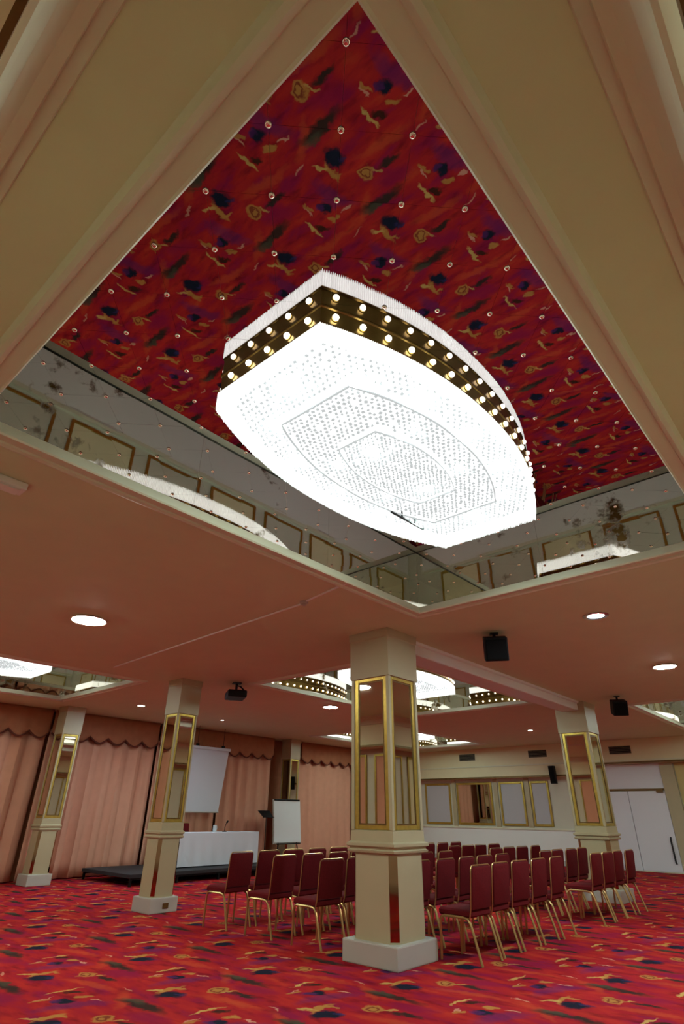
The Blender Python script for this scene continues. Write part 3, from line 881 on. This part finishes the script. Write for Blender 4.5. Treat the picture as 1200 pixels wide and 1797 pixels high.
wall_mirror(-10.45, -9.20, 'wide gold-framed wall mirror under the dark air vent', 'mirror')
wall_mirror(-8.95, -8.15, 'gold-framed wall mirror, second before the black wall loudspeaker')
wall_mirror(-7.95, -7.38, 'narrow gold-framed wall mirror beside the black wall loudspeaker')
for x in (-10.55, -9.07, -8.05):
    box('pilaster', 'cream', (x - .07, x + .07, Y1 - .035, Y1 - .001, .89, 2.19), wall_far)
t = empty('loudspeaker', (-7.03, Y1 - .315, 2.0)); tag(t, 'tall black column loudspeaker on the bulkhead beside the wall mirrors', 'loudspeaker')
MB().loops([[(-.08, -.15, 0), (.08, -.15, 0), (.08, -.03, 0), (-.08, -.03, 0)], [(-.08, -.19, .46), (.08, -.19, .46), (.08, -.05, .46), (-.08, -.05, .46)]], True, True).build('cabinet', 'black', t, .01)
MB().loops([[(-.065, -.157, .03), (.065, -.157, .03), (.065, -.150, .03), (-.065, -.150, .03)], [(-.065, -.195, .43), (.065, -.195, .43), (.065, -.186, .43), (-.065, -.186, .43)]], True, True).build('grille', 'grille', t)
MB().box(-.03, .03, -.06, -.001, .26, .34).build('bracket', 'black', t)

def vent(x, y, z, label, w_=.26, h_=.075):
    t = empty('air_vent', (x, y, z)); tag(t, label, 'vent', 'dark air vents in the far bulkhead')
    MB().box(-w_, w_, -.004, .0, -h_, h_).build('backing', 'black', t)
    fr = MB()
    for d in ((-w_ - .02, -w_, -h_ - .02, h_ + .02), (w_, w_ + .02, -h_ - .02, h_ + .02), (-w_, w_, -h_ - .02, -h_), (-w_, w_, h_, h_ + .02)):
        fr.box(d[0], d[1], -.012, 0, d[2], d[3])
    fr.build('frame', 'vent', t)
    for k in range(4):
        zz = -h_ + (k + .5) * 2 * h_ / 4
        MB().box(-w_, w_, -.014, -.003, zz - .008, zz + .006).build('slat', 'vent', t)
vent(-9.80, Y1 - .301, 2.81, 'dark slatted air vent above the wide framed mirror')
vent(-7.45, Y1 - .301, 2.81, 'dark slatted air vent above the narrow framed mirror')
vent(-5.12, Y1 - .301, 2.79, 'dark slatted air vent above the white double doors')

# white double doors in a cream surround
dr = struct(MB().box(-6.26, -3.98, Y1 - .05, Y1 - .001, 0, .02).build('door_1', 'trim'))
for k, (a, b) in enumerate(((-6.12, -5.225), (-5.215, -4.31))):
    lf = MB().box(a, b, Y1 - .06, Y1 - .012, .022, 1.80).build('door_leaf', 'door_white', dr, .006)
    hx_ = b - .11 if k else a + .11
    MB().tube([(hx_, Y1 - .06, .20), (hx_, Y1 - .11, .24), (hx_, Y1 - .11, .72), (hx_, Y1 - .06, .76)], .020, 6).build('handle', 'dark', lf)
box('overpanel', 'door_white', (-6.12, -4.31, Y1 - .045, Y1 - .002, 1.86, 2.44), dr)
box('head_rail', 'gold_dark', (-6.12, -4.31, Y1 - .065, Y1 - .002, 1.805, 1.855), dr)
box('jamb', 'cream', (-6.26, -6.13, Y1 - .08, Y1 - .001, 0.02, 2.44), dr)
box('jamb', 'cream', (-4.30, -3.98, Y1 - .08, Y1 - .001, 0.02, 2.44), dr)
MB().box(-4.50, -4.34, Y1 - .11, Y1 - .06, 1.76, 1.83).build('door_closer', 'gold_dark', dr)
box('ochre_panel', 'yellow_wall', (-3.96, -1.6, Y1 - .02, Y1 - .001, .0, 2.44), wall_far)

# ================================================================== CHAIRS
def make_chair():
    t = empty('banquet_chair'); tag(t, 'x', 'chair')
    # seat cushion: rounded slab
    def slab(hx0, hx1, hy, z0, z1, r=.03):
        L = []
        for o_, z in ((r * .5, z0), (0, z0 + .012), (0, z1 - .018), (.012, z1 - .006), (.035, z1)):
            pts = []
            for (cx, cy_, a0) in ((hx1 - r, hy - r, 0), (hx0 + r, hy - r, 90), (hx0 + r, -hy + r, 180), (hx1 - r, -hy + r, 270)):
                for q in range(4):
                    a = math.radians(a0 + q * 30)
                    pts.append((cx + (r - min(o_, r * .9)) * math.cos(a) - (max(0, o_ - r * .9)) * (1 if math.cos(a0) > 0 else -1) * 0, cy_ + (r - min(o_, r * .9)) * math.sin(a), z))
            L.append(pts)
        mb = MB(); mb.loops(L, True, True); mb.smooth = True
        return mb
    slab(-.20, .175, .185, .352, .412).build('seat', 'seat', t, smooth=True)
    # back pad: upright slab with rounded top, leaning back
    mb = MB(); L = []
    prof = []
    hw, zb, zt, r = .175, .415, .757, .035
    for cx, cz, a0 in ((hw - r, zt - r, 0), (-hw + r, zt - r, 90)):
        for q in range(5):
            a = math.radians(a0 + q * 22.5); prof.append((cx + r * math.cos(a), cz + r * math.sin(a)))
    prof += [(-hw, zb), (hw, zb)]
    lean = lambda z: .17 + (z - .41) * .10
    for off, sc_ in ((-.022, .93), (-.016, 1), (.016, 1), (.022, .93)):
        cz = (zt + zb) / 2
        L.append([(lean(cz + (z - cz) * sc_) + off, y * sc_, cz + (z - cz) * sc_) for y, z in prof])
    mb.loops(L, True, True).build('backrest', 'seat', t, smooth=True)
    # back frame: gold tube over the top
    pts = [(.15, .182, .34)]
    for z in (.42, .55, .69): pts.append((lean(z), .182, z))
    for q in range(1, 6):
        a = math.radians(q * 18); pts.append((lean(.73 + .035 * math.sin(a)), .182 - .04 + .04 * math.cos(a), .73 + .038 * math.sin(a)))
    full = pts + [(x, -y, z) for x, y, z in reversed(pts)]
    MB().tube(full, .0065, 6).build('back_frame', 'chair_gold', t)
    for sy in (-1, 1):
        y = sy * .178
        pts = [(-.19, y, 0), (-.182, y, .20), (-.178, y, .30), (-.165, y, .335), (-.13, y, .347), (.08, y, .347), (.13, y, .335), (.155, y, .30), (.20, y, .15), (.245, y, 0)]
        MB().tube(pts, .0125, 6).build('leg_frame', 'chair_gold', t)
    MB().tube([(-.13, -.178, .345), (-.13, .178, .345)], .008, 6).build('crossbar', 'chair_gold', t)
    MB().tube([(.08, -.178, .345), (.08, .178, .345)], .008, 6).build('crossbar', 'chair_gold', t)
    return t
C0 = make_chair(); chair_tree = tree(C0); used = [False]
def put_chair(x, y, rz, label, group, z=0):
    if not used[0]:
        used[0] = True; c = C0; c.location = (x * S, y * S, z * S); c.rotation_euler = (0, 0, rz)
    else:
        c = copy_tree(C0, (x, y, z), rz, kc=chair_tree)
    tag(c, label, 'chair', group); return c
ORD = ['first', 'second', 'third', 'fourth', 'fifth', 'sixth', 'seventh', 'eighth']
ROWX = [-6.42, -5.65, -4.92, -4.15, -3.46]
RN = ['first row from the white-clothed table', 'second row from the white-clothed table', 'middle row of the five',
      'second-last row', 'last row, farthest from the table']
for ri, x in enumerate(ROWX):
    ya = 5.77 if ri >= 3 else 5.22
    n1 = 5 if ri >= 3 else 6
    for k in range(n1):
        put_chair(x + random.uniform(-.02, .02), ya + k * .45, random.uniform(-.05, .05),
                  'burgundy gold-framed chair, %s from the big-pillar end, %s' % (ORD[k], RN[ri]), 'burgundy banquet chairs in rows')
    for k in range(4):
        put_chair(x + .05 + random.uniform(-.02, .02), 8.80 + k * .44, random.uniform(-.05, .05),
                  'burgundy gold-framed chair, %s beyond the aisle, %s' % (ORD[k], RN[ri]), 'burgundy banquet chairs in rows')
put_chair(-12.02, 8.45, math.pi, 'burgundy gold-framed chair behind the white-clothed table on the stage', 'chairs behind the stage table', .205)
